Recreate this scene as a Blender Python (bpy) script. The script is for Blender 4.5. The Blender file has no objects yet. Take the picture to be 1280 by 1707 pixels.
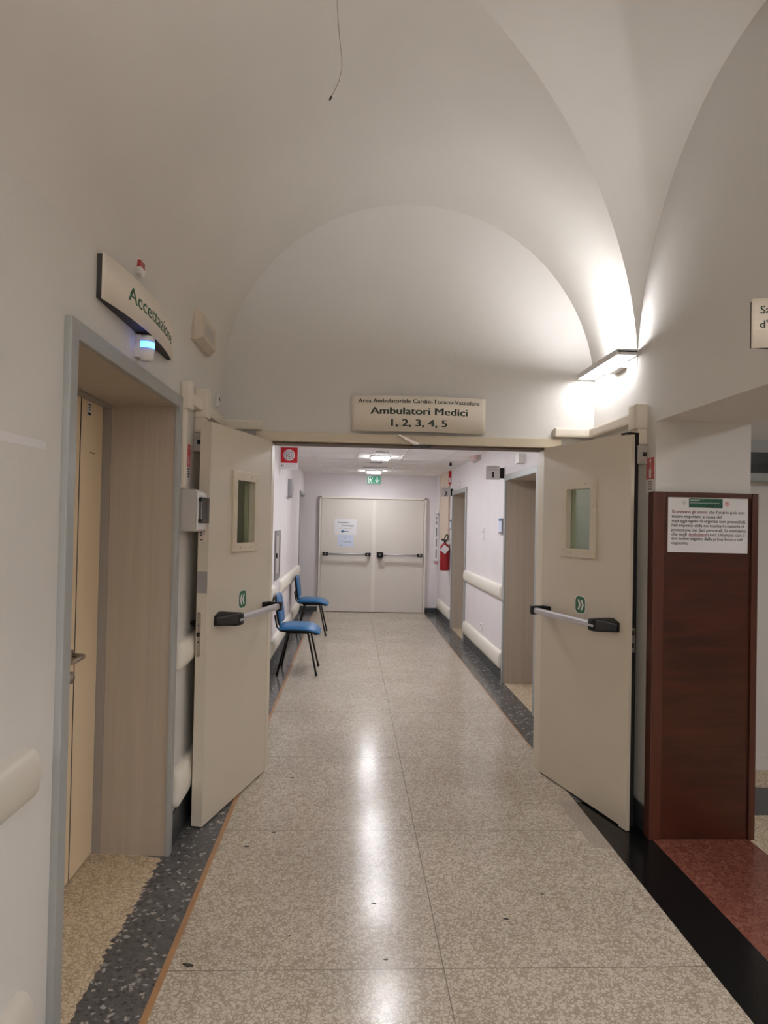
import bpy, bmesh, math, random
from mathutils import Vector, Matrix
random.seed(4)
PI = math.pi
SC = bpy.context.scene
COL = SC.collection

# ---------------------------------------------------------------- camera
EYE = 1.59
_yaw, _pit, _rol = math.radians(2.67), math.radians(0.90), 0.0205
_fw = Vector((math.sin(_yaw)*math.cos(_pit), math.cos(_yaw)*math.cos(_pit), math.sin(_pit)))
_r0 = Vector((math.cos(_yaw), -math.sin(_yaw), 0)); _u0 = _r0.cross(_fw)
_R = math.cos(_rol)*_r0 + math.sin(_rol)*_u0
_U = -math.sin(_rol)*_r0 + math.cos(_rol)*_u0
cam = bpy.data.objects.new('camera', bpy.data.cameras.new('camera')); COL.objects.link(cam)
cam.matrix_world = Matrix(((_R.x, _U.x, -_fw.x, 0), (_R.y, _U.y, -_fw.y, 0), (_R.z, _U.z, -_fw.z, EYE), (0, 0, 0, 1)))
cam.data.sensor_fit = 'VERTICAL'; cam.data.sensor_height = 24
cam.data.lens = 24*1180/1707
cam.data.clip_start = 0.02
SC.camera = cam

# ---------------------------------------------------------------- light and exposure
SC.view_settings.view_transform = 'Standard'; SC.view_settings.look = 'None'
SC.view_settings.exposure = 0.10; SC.view_settings.gamma = 1.0
SC.view_settings.use_curve_mapping = False
world = bpy.data.worlds.new('world'); SC.world = world; world.use_nodes = True
world.node_tree.nodes['Background'].inputs[0].default_value = (1.0, 0.95, 0.9, 1)
world.node_tree.nodes['Background'].inputs[1].default_value = 0.05
SC.cycles.max_bounces = 12; SC.cycles.diffuse_bounces = 8; SC.cycles.glossy_bounces = 4
SC.cycles.transparent_max_bounces = 8
SC.cycles.sample_clamp_indirect = 4.0
SC.cycles.use_denoising = True
WARM = (0.98, 0.97, 0.985); COOL = (0.95, 0.96, 1.0)
LAMP_UP, LAMP_DOWN = 285.0, 20.0          # the wall lamp beside the arch
PANEL = 78.0                             # the ceiling lamps of the clinic corridor
FILL_UP, FILL_DOWN = 2450.0, 210.0          # unseen fill lamps added behind the viewer, much stronger
SIDE_FILL = 34.0                          # unseen lamp added to light the waiting room on the right

# ---------------------------------------------------------------- materials
def lin(r, g, b):
    return tuple(((c/255)/12.92 if c/255 <= .04045 else ((c/255+.055)/1.055)**2.4) for c in (r, g, b)) + (1,)
def mat(name, rgb, rough=.5, metal=0, spec=.5, var=0, vscale=6, bump=0, bscale=80, emit=None, estr=0, coat=0):
    m = bpy.data.materials.new(name); m.use_nodes = True
    nt = m.node_tree; b = nt.nodes['Principled BSDF']
    c = lin(*rgb)
    b.inputs['Base Color'].default_value = c
    b.inputs['Roughness'].default_value = rough; b.inputs['Metallic'].default_value = metal
    b.inputs['Specular IOR Level'].default_value = spec
    if coat: b.inputs['Coat Weight'].default_value = coat; b.inputs['Coat Roughness'].default_value = .08
    tc = nt.nodes.new('ShaderNodeTexCoord')
    if var:
        n = nt.nodes.new('ShaderNodeTexNoise'); n.inputs['Scale'].default_value = vscale; n.inputs['Detail'].default_value = 5
        nt.links.new(tc.outputs['Object'], n.inputs['Vector'])
        r = nt.nodes.new('ShaderNodeValToRGB')
        r.color_ramp.elements[0].position = .3; r.color_ramp.elements[1].position = .7
        r.color_ramp.elements[0].color = tuple(x*(1-var) for x in c[:3])+(1,)
        r.color_ramp.elements[1].color = tuple(min(1, x*(1+var)) for x in c[:3])+(1,)
        nt.links.new(n.outputs['Fac'], r.inputs['Fac']); nt.links.new(r.outputs['Color'], b.inputs['Base Color'])
    if bump:
        n = nt.nodes.new('ShaderNodeTexNoise'); n.inputs['Scale'].default_value = bscale; n.inputs['Detail'].default_value = 3
        nt.links.new(tc.outputs['Object'], n.inputs['Vector'])
        bp = nt.nodes.new('ShaderNodeBump'); bp.inputs['Strength'].default_value = bump; bp.inputs['Distance'].default_value = .01
        nt.links.new(n.outputs['Fac'], bp.inputs['Height']); nt.links.new(bp.outputs['Normal'], b.inputs['Normal'])
    if emit:
        b.inputs['Emission Color'].default_value = tuple(emit)+(1,); b.inputs['Emission Strength'].default_value = estr
    return m

class NT:
    def __init__(s, name):
        s.m = bpy.data.materials.new(name); s.m.use_nodes = True; s.t = s.m.node_tree; s.b = s.t.nodes['Principled BSDF']
        s.tc = s.t.nodes.new('ShaderNodeTexCoord')
    def n(s, typ, **k):
        x = s.t.nodes.new(typ)
        for a, v in k.items():
            if hasattr(x, a): setattr(x, a, v)
            else: x.inputs[a.replace('_', ' ')].default_value = v
        return x
    def l(s, a, b): s.t.links.new(a, b)
    def ramp(s, fac, stops, interp='LINEAR'):
        r = s.t.nodes.new('ShaderNodeValToRGB'); r.color_ramp.interpolation = interp
        e = r.color_ramp.elements
        while len(e) < len(stops): e.new(.5)
        for q, (p, c) in zip(e, stops): q.position = p; q.color = c
        s.l(fac, r.inputs['Fac']); return r.outputs['Color']
    def math(s, op, a, b=None):
        x = s.t.nodes.new('ShaderNodeMath'); x.operation = op
        for i, v in enumerate((a, b)):
            if v is None: continue
            if isinstance(v, (int, float)): x.inputs[i].default_value = v
            else: s.l(v, x.inputs[i])
        return x.outputs[0]
    def mix(s, fac, a, b, typ='MIX'):
        x = s.t.nodes.new('ShaderNodeMix'); x.data_type = 'RGBA'; x.blend_type = typ
        for i, v in ((0, fac), (6, a), (7, b)):
            if isinstance(v, (int, float)): x.inputs[i].default_value = v
            elif isinstance(v, tuple): x.inputs[i].default_value = v
            else: s.l(v, x.inputs[i])
        return x.outputs[2]

def terrazzo(name, scale, chip, chip2, matrix, rough=.15, joints=None, dark=None, edge=.09):
    k = NT(name); o = k.tc.outputs['Object']
    ns = k.n('ShaderNodeTexNoise', Scale=scale*.9, Detail=2.0); k.l(o, ns.inputs['Vector'])
    vm = k.n('ShaderNodeVectorMath'); vm.operation = 'MULTIPLY_ADD'
    k.l(ns.outputs['Color'], vm.inputs[0]); vm.inputs[1].default_value = (1.5/scale,)*3; k.l(o, vm.inputs[2])
    v = k.n('ShaderNodeTexVoronoi', Scale=scale); v.feature = 'DISTANCE_TO_EDGE'; k.l(vm.outputs[0], v.inputs['Vector'])
    v2 = k.n('ShaderNodeTexVoronoi', Scale=scale); v2.feature = 'F1'; k.l(vm.outputs[0], v2.inputs['Vector'])
    sep = k.n('ShaderNodeSeparateColor'); k.l(v2.outputs['Color'], sep.inputs[0])
    thr = k.math('MULTIPLY', k.math('POWER', sep.outputs[0], 2.0), edge*2.2)
    d = k.math('SUBTRACT', v.outputs['Distance'], k.math('ADD', thr, edge*.35))
    fac = k.ramp(d, [(0, (0, 0, 0, 1)), (.035, (1, 1, 1, 1))])
    cc = k.mix(sep.outputs[1], lin(*chip), lin(*chip2))
    col = k.mix(fac, lin(*matrix), cc)
    if dark:
        fd = k.ramp(sep.outputs[2], [(0, (0, 0, 0, 1)), (.86, (0, 0, 0, 1)), (.9, (1, 1, 1, 1))])
        col = k.mix(k.math('MULTIPLY', fd, fac), col, lin(*dark))
    big = k.n('ShaderNodeTexNoise', Scale=1.7, Detail=4.0); k.l(o, big.inputs['Vector'])
    col = k.mix(1.0, col, k.ramp(big.outputs['Fac'], [(.3, (.86, .85, .84, 1)), (.65, (1, 1, 1, 1))]), 'MULTIPLY')
    if joints:
        s = k.n('ShaderNodeSeparateXYZ'); k.l(o, s.inputs[0])
        for ax, off, per, w in joints:
            x = k.math('ABSOLUTE', k.math('SUBTRACT', k.math('FRACT', k.math('ADD', k.math('DIVIDE', k.math('SUBTRACT', s.outputs[ax], off), per), 100.5)), .5))
            j = k.math('LESS_THAN', x, w/per)
            col = k.mix(j, col, lin(*[int(q*.72) for q in matrix]))
    k.l(col, k.b.inputs['Base Color'])
    rn = k.n('ShaderNodeTexNoise', Scale=9.0, Detail=4.0); k.l(o, rn.inputs['Vector'])
    k.l(k.math('ADD', k.math('MULTIPLY', rn.outputs['Fac'], .10), rough-.05), k.b.inputs['Roughness'])
    bn = k.n('ShaderNodeTexNoise', Scale=scale*1.2, Detail=2.0); k.l(o, bn.inputs['Vector'])
    bp = k.n('ShaderNodeBump', Strength=.05, Distance=.004); k.l(bn.outputs['Fac'], bp.inputs['Height']); k.l(bp.outputs['Normal'], k.b.inputs['Normal'])
    k.b.inputs['Specular IOR Level'].default_value = .24
    return k.m

def wood(name, c1, c2, axis_scale, rough=.35):
    k = NT(name); o = k.tc.outputs['Object']
    mp = k.n('ShaderNodeMapping'); mp.inputs['Scale'].default_value = axis_scale; k.l(o, mp.inputs['Vector'])
    n = k.n('ShaderNodeTexNoise', Scale=1.0, Detail=8.0, Roughness=.62, Distortion=.6); k.l(mp.outputs[0], n.inputs['Vector'])
    col = k.ramp(n.outputs['Fac'], [(.28, lin(*c1)), (.5, tuple((a+b)/2 for a, b in zip(lin(*c1), lin(*c2)))), (.72, lin(*c2))])
    k.l(col, k.b.inputs['Base Color']); k.b.inputs['Roughness'].default_value = rough
    return k.m

def emission(name, rgb, strength):
    return mat(name, (255, 255, 255), .5, emit=rgb, estr=strength)

def glass(name, tint, refl=.12):
    m = bpy.data.materials.new(name); m.use_nodes = True; t = m.node_tree
    for n in list(t.nodes):
        if n.type == 'BSDF_PRINCIPLED': t.nodes.remove(n)
    out = [n for n in t.nodes if n.type == 'OUTPUT_MATERIAL'][0]
    tr = t.nodes.new('ShaderNodeBsdfTransparent'); tr.inputs[0].default_value = tint
    gl = t.nodes.new('ShaderNodeBsdfGlossy'); gl.inputs['Roughness'].default_value = .03
    mx = t.nodes.new('ShaderNodeMixShader'); mx.inputs[0].default_value = refl
    t.links.new(tr.outputs[0], mx.inputs[1]); t.links.new(gl.outputs[0], mx.inputs[2]); t.links.new(mx.outputs[0], out.inputs[0])
    return m

M = dict(
    plaster=mat('plaster', (214, 211, 207), .85, spec=.15, var=.02, vscale=2.5, bump=.12, bscale=30),
    vault=mat('vault_plaster', (216, 212, 206), .88, spec=.12, var=.03, vscale=1.6, bump=.2, bscale=14),
    corr=mat('corridor_paint', (222, 216, 217), .6, spec=.25, var=.02, vscale=3, bump=.05, bscale=40),
    ceil=mat('ceiling_tile', (238, 235, 235), .9, spec=.1, var=.015, vscale=30),
    farleaf=mat('far_enamel', (216, 209, 200), .5, spec=.3),
    farframe=mat('far_frame', (226, 219, 210), .5),
    leaf=mat('beige_enamel', (206, 196, 179), .42, spec=.4, var=.012, vscale=4),
    frame=mat('frame_enamel', (206, 194, 172), .45, spec=.4),
    rebate_shade=mat('painted_rebate_shade', (92, 76, 60), .6),  # shade of the unlit lintel underside, painted as brown
    seal=mat('black_seal', (16, 14, 13), .6),
    black=mat('black_plastic', (11, 11, 12), .42, spec=.3),
    blackm=mat('black_metal', (20, 19, 20), .4, metal=.3),
    alu=mat('anodised_bar', (196, 194, 196), .38, metal=.55),
    steel=mat('steel', (170, 160, 150), .32, metal=.9, var=.15, vscale=8),
    casing=mat('grey_casing', (154, 156, 154), .4, spec=.5),
    lamin=wood('laminate_jamb', (168, 156, 143), (180, 168, 155), (28, 28, .7), .5),
    cream=mat('cream_door', (236, 216, 184), .5, spec=.35),
    cream2=mat('jamb_grey', (150, 142, 136), .5),
    base=mat('dark_base', (58, 60, 62), .4, var=.1, vscale=20),
    rail=mat('bumper_vinyl', (224, 218, 206), .5, spec=.4),
    trunk=mat('trunking_plastic', (226, 217, 203), .5, spec=.4),
    white=mat('white_plastic', (226, 224, 222), .45),
    paper=mat('paper', (226, 224, 226), .8, spec=.1),
    paperb=mat('pale_blue_paper', (206, 214, 232), .8, spec=.1),
    sign=mat('sign_panel', (232, 222, 208), .5, spec=.3),
    signdk=mat('sign_backing', (40, 36, 34), .6),
    green=mat('letter_green', (18, 74, 44), .6),
    dkgreen=mat('letter_dark_green', (14, 42, 30), .6),
    ink=mat('ink', (34, 32, 36), .7),
    grey=mat('grey_plastic', (176, 170, 164), .5),
    greyd=mat('grey_device', (128, 124, 126), .5),
    red=mat('red_paint', (152, 14, 24), .4),
    redp=mat('red_print', (190, 22, 36), .6),
    redpale=mat('faded_red_print', (190, 98, 94), .7),
    redink=mat('red_ink', (176, 40, 44), .7),
    rate=mat('rating_label', (222, 204, 196), .6),
    pink=mat('pink_print', (226, 160, 164), .7),
    greyprint=mat('grey_print', (150, 146, 146), .7),
    stickg=mat('sticker_green', (26, 96, 52), .5),
    blue=mat('blue_vinyl', (32, 98, 148), .38, spec=.5, var=.05, vscale=12),
    orange=mat('orange_strip', (160, 120, 84), .3, var=.1, vscale=20),
    greyplate=mat('grey_tape', (150, 144, 142), .5),
    emer=mat('aged_plastic', (196, 184, 168), .5, var=.06, vscale=14),
    mahog=wood('mahogany', (46, 21, 13), (76, 37, 23), (2.2, 2.2, 16), .32),
    mahogv=wood('mahogany_edge', (66, 34, 24), (82, 42, 29), (20, 20, 1.5), .35),
    terr=terrazzo('terrazzo', 62, (206, 196, 181), (194, 183, 167), (160, 147, 131), .19, [(1, 2.545, 1.14, .0022), (0, .366, 50., .0022)]),
    terrs=terrazzo('terrazzo_side', 62, (222, 206, 180), (210, 193, 167), (178, 160, 136), .25),
    patch=terrazzo('terrazzo_patch', 120, (176, 166, 154), (168, 158, 146), (156, 146, 134), .3),
    dkterr=terrazzo('dark_terrazzo', 58, (100, 99, 98), (62, 61, 62), (90, 89, 88), .16, None, (160, 157, 152)),
    granite=terrazzo('black_granite', 160, (24, 24, 24), (18, 18, 18), (12, 12, 12), .16, [(1, 2.57, .37, .0016)]),
    marble=terrazzo('red_marble', 34, (136, 86, 72), (118, 68, 56), (100, 56, 46), .22, edge=.03),
    pane=glass('pane', (.86, .92, .85, 1), .07),
    smoke=glass('smoked_cover', (.42, .42, .44, 1), .18),
    litup=emission('lamp_uplight', WARM, LAMP_UP), litdn=emission('lamp_diffuser', WARM, LAMP_DOWN),
    fillup=emission('rear_fill_up', WARM, FILL_UP), filldn=emission('rear_fill_down', WARM, FILL_DOWN),
    panel=emission('corridor_diffuser', COOL, PANEL), side=emission('side_fill', WARM, SIDE_FILL),
    bluelit=emission('blue_beacon', (.02, .16, 1.0), 6.0),
    exitg=mat('exit_green', (0, 128, 92), .4, emit=lin(0, 128, 92)[:3], estr=.45),
    exitw=mat('exit_white', (235, 245, 240), .4, emit=(.9, 1, .95), estr=.5),
    screen=mat('dark_screen', (40, 42, 44), .25),
    cable=mat('cable_grey', (150, 142, 130), .6),
    arrow=mat('arrow_blue', (58, 110, 140), .7),
    litter=mat('litter', (48, 42, 38), .8),
)

# ---------------------------------------------------------------- mesh helpers
class MB:
    def __init__(s, X=None): s.bm = bmesh.new(); s.X = X or Matrix()
    def v(s, p): return s.bm.verts.new(s.X @ Vector(p))
    def f(s, vs):
        try: return s.bm.faces.new(vs)
        except ValueError: return None
    def quad(s, *p): s.f([s.v(q) for q in p]); return s
    def box(s, x0, x1, y0, y1, z0, z1, bev=0):
        t = bmesh.new(); c = [t.verts.new(p) for p in ((x0, y0, z0), (x1, y0, z0), (x1, y1, z0), (x0, y1, z0), (x0, y0, z1), (x1, y0, z1), (x1, y1, z1), (x0, y1, z1))]
        for q in ((0, 3, 2, 1), (4, 5, 6, 7), (0, 1, 5, 4), (1, 2, 6, 5), (2, 3, 7, 6), (3, 0, 4, 7)): t.faces.new([c[i] for i in q])
        if bev: bmesh.ops.bevel(t, geom=t.edges[:]+t.verts[:], offset=bev, segments=2, profile=.7, affect='EDGES')
        return s.add(t)
    def add(s, t):
        mp = {q: s.v(q.co) for q in t.verts}
        for q in t.faces:
            n = s.f([mp[w] for w in q.verts])
            if n: n.smooth = q.smooth
        t.free(); return s
    def prism(s, poly, axis, a, b, bev=0):
        """poly: 2-D outline; axis 0/1/2 is the extrusion axis, from a to b"""
        def P(u, w, d): return {0: (d, u, w), 1: (u, d, w), 2: (u, w, d)}[axis]
        t = bmesh.new()
        A = [t.verts.new(P(u, w, a)) for u, w in poly]; B = [t.verts.new(P(u, w, b)) for u, w in poly]
        t.faces.new(A); t.faces.new(B[::-1]); n = len(poly)
        for i in range(n): t.faces.new((A[i], B[i], B[(i+1) % n], A[(i+1) % n]))
        bmesh.ops.recalc_face_normals(t, faces=t.faces[:])
        if bev: bmesh.ops.bevel(t, geom=t.edges[:], offset=bev, segments=2, profile=.7, affect='EDGES')
        return s.add(t)
    def tube(s, pts, r, n=12, caps=True):
        pts = [Vector(p) for p in pts]; rs = r if isinstance(r, (list, tuple)) else [r]*len(pts)
        rings = []; up = None
        for i, p in enumerate(pts):
            d = (pts[min(i+1, len(pts)-1)] - pts[max(i-1, 0)]).normalized()
            if up is None: up = Vector((0, 0, 1)) if abs(d.z) < .9 else Vector((1, 0, 0))
            a = d.cross(up).normalized(); b = a.cross(d); up = b
            rings.append([s.v(p + (a*math.cos(2*PI*k/n) + b*math.sin(2*PI*k/n))*rs[i]) for k in range(n)])
        for q, w in zip(rings, rings[1:]):
            for k in range(n):
                f = s.f((q[k], q[(k+1) % n], w[(k+1) % n], w[k]))
                if f: f.smooth = True
        if caps: s.f(rings[0][::-1]); s.f(rings[-1])
        return s
    def lathe(s, prof, c=(0, 0, 0), axis='z', n=32):
        rings = []
        for r, h in prof:
            ring = []
            for k in range(n):
                a = 2*PI*k/n; u, w = r*math.cos(a), r*math.sin(a)
                p = {'z': (u, w, h), 'y': (u, h, w), 'x': (h, u, w)}[axis]
                ring.append(s.v(Vector(c) + Vector(p)))
            rings.append(ring)
        for q, w in zip(rings, rings[1:]):
            for k in range(n):
                f = s.f((q[k], q[(k+1) % n], w[(k+1) % n], w[k]))
                if f: f.smooth = True
        s.f(rings[0][::-1]); s.f(rings[-1]); return s
    def grid(s, fn, us, vs, smooth=True):
        g = [[s.v(fn(u, v)) for v in vs] for u in us]
        for i in range(len(us)-1):
            for j in range(len(vs)-1):
                f = s.f((g[i][j], g[i+1][j], g[i+1][j+1], g[i][j+1]))
                if f: f.smooth = smooth
        return s
    def build(s, name, m, parent=None, merge=False):
        if merge: bmesh.ops.remove_doubles(s.bm, verts=s.bm.verts[:], dist=1e-5)
        bmesh.ops.recalc_face_normals(s.bm, faces=s.bm.faces[:])
        me = bpy.data.meshes.new(name); s.bm.to_mesh(me); s.bm.free()
        me.materials.append(M[m] if isinstance(m, str) else m)
        o = bpy.data.objects.new(name, me); COL.objects.link(o)
        if parent: o.parent = parent
        return o
def tag(o, label, cat, group=None, kind=None):
    o['label'] = label; o['category'] = cat
    if group: o['group'] = group
    if kind: o['kind'] = kind
    return o
def struct(o, label, cat): return tag(o, label, cat, None, 'structure')
def thing(name, label, cat, loc=(0, 0, 0), rz=0, group=None, kind=None):
    o = bpy.data.objects.new(name, None); COL.objects.link(o); o.location = loc; o.rotation_euler = (0, 0, rz)
    o.empty_display_size = .05
    return tag(o, label, cat, group, kind)
def dup(root, loc, rz, label):
    r = root.copy(); COL.objects.link(r); r.location = loc; r.rotation_euler = (0, 0, rz); r['label'] = label
    for ch in list(root.children):
        c = ch.copy(); COL.objects.link(c); c.parent = r
        for g in list(ch.children):
            d = g.copy(); COL.objects.link(d); d.parent = c
    return r

# lettering: a text outline turned into mesh triangles in the (x, y) plane
def text_data(s, bold=0.0, ext=0.0):
    cu = bpy.data.curves.new('t', 'FONT'); cu.body = s; cu.size = 1; cu.offset = bold; cu.resolution_u = 3; cu.extrude = ext
    o = bpy.data.objects.new('t', cu); COL.objects.link(o)
    dg = bpy.context.evaluated_depsgraph_get(); me = bpy.data.meshes.new_from_object(o.evaluated_get(dg))
    vs = [tuple(v.co) for v in me.vertices]; fs = [tuple(p.vertices) for p in me.polygons]
    bpy.data.objects.remove(o); bpy.data.curves.remove(cu); bpy.data.meshes.remove(me)
    return vs, fs
def text_width(s, bold=0):
    bold = 0
    vs, _ = text_data(s, bold); return max(v[0] for v in vs) - min(v[0] for v in vs)
def letters(mb, s, fn, x, y, cap=None, width=None, align='L', bold=.012, ext=.004, slant=0):
    """cap = capital height (0.727 em), width = stretch to that width; fn(u, v, h) -> local point"""
    hv = bold*.7; bold = 0
    vs, fs = text_data(s, bold, ext); x0 = min(v[0] for v in vs); x1 = max(v[0] for v in vs)
    k = (cap/.727) if cap else width/(x1-x0); kx = width/(x1-x0) if width else k
    w = (x1-x0)*kx; ox = x - {'L': 0, 'C': w/2, 'R': w}[align]
    for sh in sorted({-hv, 0, hv}):
        vv = [mb.v(fn(ox+(v[0]-x0+sh)*kx + slant*v[1]*k, y+v[1]*k, v[2]*k)) for v in vs]
        for f in fs: mb.f([vv[i] for i in f])
    return w

# ---------------------------------------------------------------- dimensions of the place
XL, XR, XC = -0.842, 1.575, 0.3665
YE, YE2, YF, YB = 4.55, 4.70, 12.65, -4.0
SPR, RAD = 2.45, 1.2085
YC = 2.65                                # centre of the cross vault
OX0, OX1, OZ = -0.512, 1.250, 2.10         # opening for the fire doors
HC = 2.45                                # corridor ceiling
OPY0, OPY1, OPZ, WT = 1.40, 3.60, 2.15, 0.505   # opening to the waiting room

# ---------------------------------------------------------------- floors
def slab(name, m, poly, label, cat='floor', z=0, t=.05):
    return struct(MB().prism(poly, 2, z-t, z).build(name, m), label, cat)
def rect(x0, x1, y0, y1): return [(x0, y0), (x1, y0), (x1, y1), (x0, y1)]
slab('floor', 'terr', rect(-.609, 1.333, YB, YF), 'polished beige terrazzo floor running down the middle of the hall and corridor')
slab('trim_1', 'orange', rect(-.633, -.609, YB, YF), 'thin orange strip edging the beige terrazzo on the left', 'floor border')
# dark border on the left, ragged where it meets the terrazzo of the door recess
rag = [(XL+.0 + random.uniform(-.006, .006) - (.012 if random.random() < .2 else 0), 2.1 + i*.012) for i in range(108)]
slab('trim_2', 'dkterr', [(-.633, YB), (-.633, YF), (XL, YF)] + [(x-.01, y) for x, y in rag[::-1]] + [(XL, YB)], 'dark grey speckled terrazzo border along the left wall', 'floor border')
slab('floor_recess', 'terrs', [(-1.35, 2.05), (-1.35, 3.47), (-1.16, 3.47)] + [(x-.01, y) for x, y in rag[::-1]], 'warm terrazzo floor of the recess in front of the cream door')
slab('trim_3', 'granite', rect(1.333, XR, YB, 4.06), 'black granite border along the right wall of the hall', 'floor border')
slab('trim_4', 'dkterr', rect(1.333, XR, 4.06, YF), 'dark grey terrazzo border along the right wall of the corridor', 'floor border')
slab('trim_5', 'marble', rect(XR, XR+WT, OPY0, OPY1), 'red marble threshold in the wide opening on the right', 'threshold')
slab('floor_waiting', 'terrs', rect(XR+WT, 6.0, -1.5, 4.62), 'terrazzo floor of the waiting room beyond the brown panel')
slab('trim_6', 'base', [(2.14, 4.02), (2.2, 3.92), (2.3, 3.88), (6, 3.88), (6, 4.25), (2.3, 4.3), (2.2, 4.26)], 'dark curved strip in the waiting room floor', 'floor border', .001, .001)
slab('trim_7', 'patch', [(1.235, 4.08), (1.333, 4.08), (1.333, 3.47), (1.235, 3.49)], 'pale repair patch in the terrazzo by the right door leaf', 'floor patch', .0008, .0008)
slab('trim_8', 'orange', rect(1.323, 1.333, 4.85, YF), 'fine tan strip edging the corridor floor on the right', 'floor border', .0008, .0008)
for i, (a, b, l) in enumerate(((5.9, 7.1, 'first'), (9.62, 10.82, 'second'))):
    slab('floor_doorway', 'terrs', rect(XR, XR+.5, a, b), 'terrazzo floor inside the %s clinic doorway on the right' % l)
slab('floor_side', 'dkterr', rect(XL-1.2, XL, 11.62, YF), 'dark floor of the side passage at the far left')

# ---------------------------------------------------------------- walls
def wall_strip(mb, x0, x1, segs):
    """segs: (y0, y1, z0, z1) boxes of a wall lying along Y"""
    for y0, y1, z0, z1 in segs: mb.box(x0, x1, y0, y1, z0, z1)
# left wall of the hall, with the recess of the cream door
mb = MB(); wall_strip(mb, XL-.5, XL, [(YB, 2.13, 0, SPR), (2.13, 3.475, 2.14, SPR), (3.475, YE, 0, SPR)]); mb.box(XL-.03, XL, 3.412, 3.475, 0, 2.14)
struct(mb.build('wall_left', 'plaster'), 'off white plaster wall along the left side of the hall', 'wall')
# right wall of the hall: opening below, lunette above
mb = MB(); x0, x1 = XR, XR+WT
wall_strip(mb, x0, x1, [(YB, OPY0, 0, SPR), (OPY0, OPY1, OPZ, SPR), (OPY1, YE, 0, SPR)])
arc = [(YC+RAD*math.cos(a*PI/48), SPR+RAD*math.sin(a*PI/48)) for a in range(49)]
mb.prism(arc, 0, x0, x1)
struct(mb.build('wall_right', 'plaster'), 'white plaster wall on the right with a wide opening and arched top', 'wall')
# end wall with the arched head and the door opening
mb = MB()
mb.box(XL, OX0-.03, YE, YE2, 0, SPR); mb.box(OX1+.03, XR, YE, YE2, 0, SPR); mb.box(OX0-.03, OX1+.03, YE, YE2, OZ+.03, SPR)
mb.prism([(XC+RAD*math.cos(a*PI/64), SPR+RAD*math.sin(a*PI/64)) for a in range(65)], 1, YE, YE2)
struct(mb.build('wall_end', 'plaster'), 'arched end wall above the open double fire doors', 'wall')
struct(MB().box(-3, 5, YB-.2, YB, 0, 4).build('wall_back', 'plaster'), 'plaster wall closing the hall at the back', 'wall')

# vault: barrel along the hall, a cross vault cutting in on the right
mb = MB(); N = 72
def edgeY(x, side): return YC + side*max(0, x-XC)
ths = [PI*i/N for i in range(N+1)]
def X_(t): return XC+RAD*math.cos(t)
def Z_(t): return SPR+RAD*math.sin(t)
mb.grid(lambda t, k: (X_(t), edgeY(X_(t), 1)*(1-k)+YE*k, Z_(t)), ths, [0, .25, .5, .75, 1])
mb.grid(lambda t, k: (X_(t), YB*(1-k)+edgeY(X_(t), -1)*k, Z_(t)), ths, [0, .25, .5, .75, 1])
ceil = mb.build('ceiling', 'vault', merge=True)
struct(ceil, 'plaster barrel vault over the hall', 'vaulted ceiling')
mb = MB()
phs = [PI*i/N for i in range(N+1)]
mb.grid(lambda p, k: (XC+abs(RAD*math.cos(p))*(1-k)+(XR-XC)*k, YC+RAD*math.cos(p), SPR+RAD*math.sin(p)), phs, [j/6 for j in range(7)])
# the two arrises meet at the crown
cv = mb.build('ceiling_cross', 'vault', merge=True)
struct(cv, 'darker cross vault curving away above the opening on the right', 'vaulted ceiling')
# corridor behind the fire doors
D1, D2 = (5.9, 7.1), (9.62, 10.82)
mb = MB(); wall_strip(mb, XR, XR+.5, [(YE2, D1[0], 0, HC), (D1[0], D1[1], 2.06, HC), (D1[1], D2[0], 0, HC), (D2[0], D2[1], 2.06, HC), (D2[1], YF, 0, HC)])
mb.box(XR+.42, XR+.5, D1[0], D1[1], 0, 2.06); mb.box(XR+.42, XR+.5, D2[0], D2[1], 0, 2.06)
struct(mb.build('wall_corridor_right', 'corr'), 'white corridor wall on the right with two clinic doorways', 'wall')
mb = MB(); wall_strip(mb, XL-.3, XL, [(YE2, 11.64, 0, HC), (11.64, YF, 2.05, HC)])
mb.box(XL-1.2, XL-.3, 11.44, 11.64, 0, HC); mb.box(XL-1.3, XL-1.2, 11.44, YF+.2, 0, HC)
struct(mb.build('wall_corridor_left', 'corr'), 'white corridor wall on the left behind the blue chairs', 'wall')
struct(MB().box(XL-1.3, XR+.6, YF, YF+.2, 0, HC).build('wall_corridor_end', 'corr'), 'white wall around the far double doors', 'wall')
mb = MB().box(XL-1.3, XR+.5, YE2, YF, HC, HC+.05)
struct(mb.build('ceiling_corridor', 'ceil'), 'white suspended tile ceiling of the corridor', 'ceiling')
mb = MB()
for x in (-.49, .08, .65, 1.22): mb.box(x-.009, x+.009, YE2, YF, HC-.005, HC)
for i in range(13): mb.box(XL, XR, 5.2+.6*i-.006, 5.2+.6*i+.006, HC-.003, HC)
struct(mb.build('trim_9', 'white'), 'white grid bars between the corridor ceiling tiles', 'ceiling grid')
# room behind wall of corridor doors are closed by dark-free panels built above; waiting room on the right
mb = MB(); mb.box(XR+WT, 6.1, 4.62, 4.8, 0, 2.7); mb.box(6.0, 6.1, -1.6, 4.62, 0, 2.7); mb.box(XR+WT, 6.1, -1.7, -1.5, 0, 2.7)
struct(mb.build('wall_waiting', 'plaster'), 'white walls of the waiting room seen past the brown panel', 'wall')
struct(MB().box(XR+WT, 6.1, -1.7, 4.8, 2.7, 2.75).build('ceiling_waiting', 'ceil'), 'ceiling of the waiting room', 'ceiling')

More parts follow.
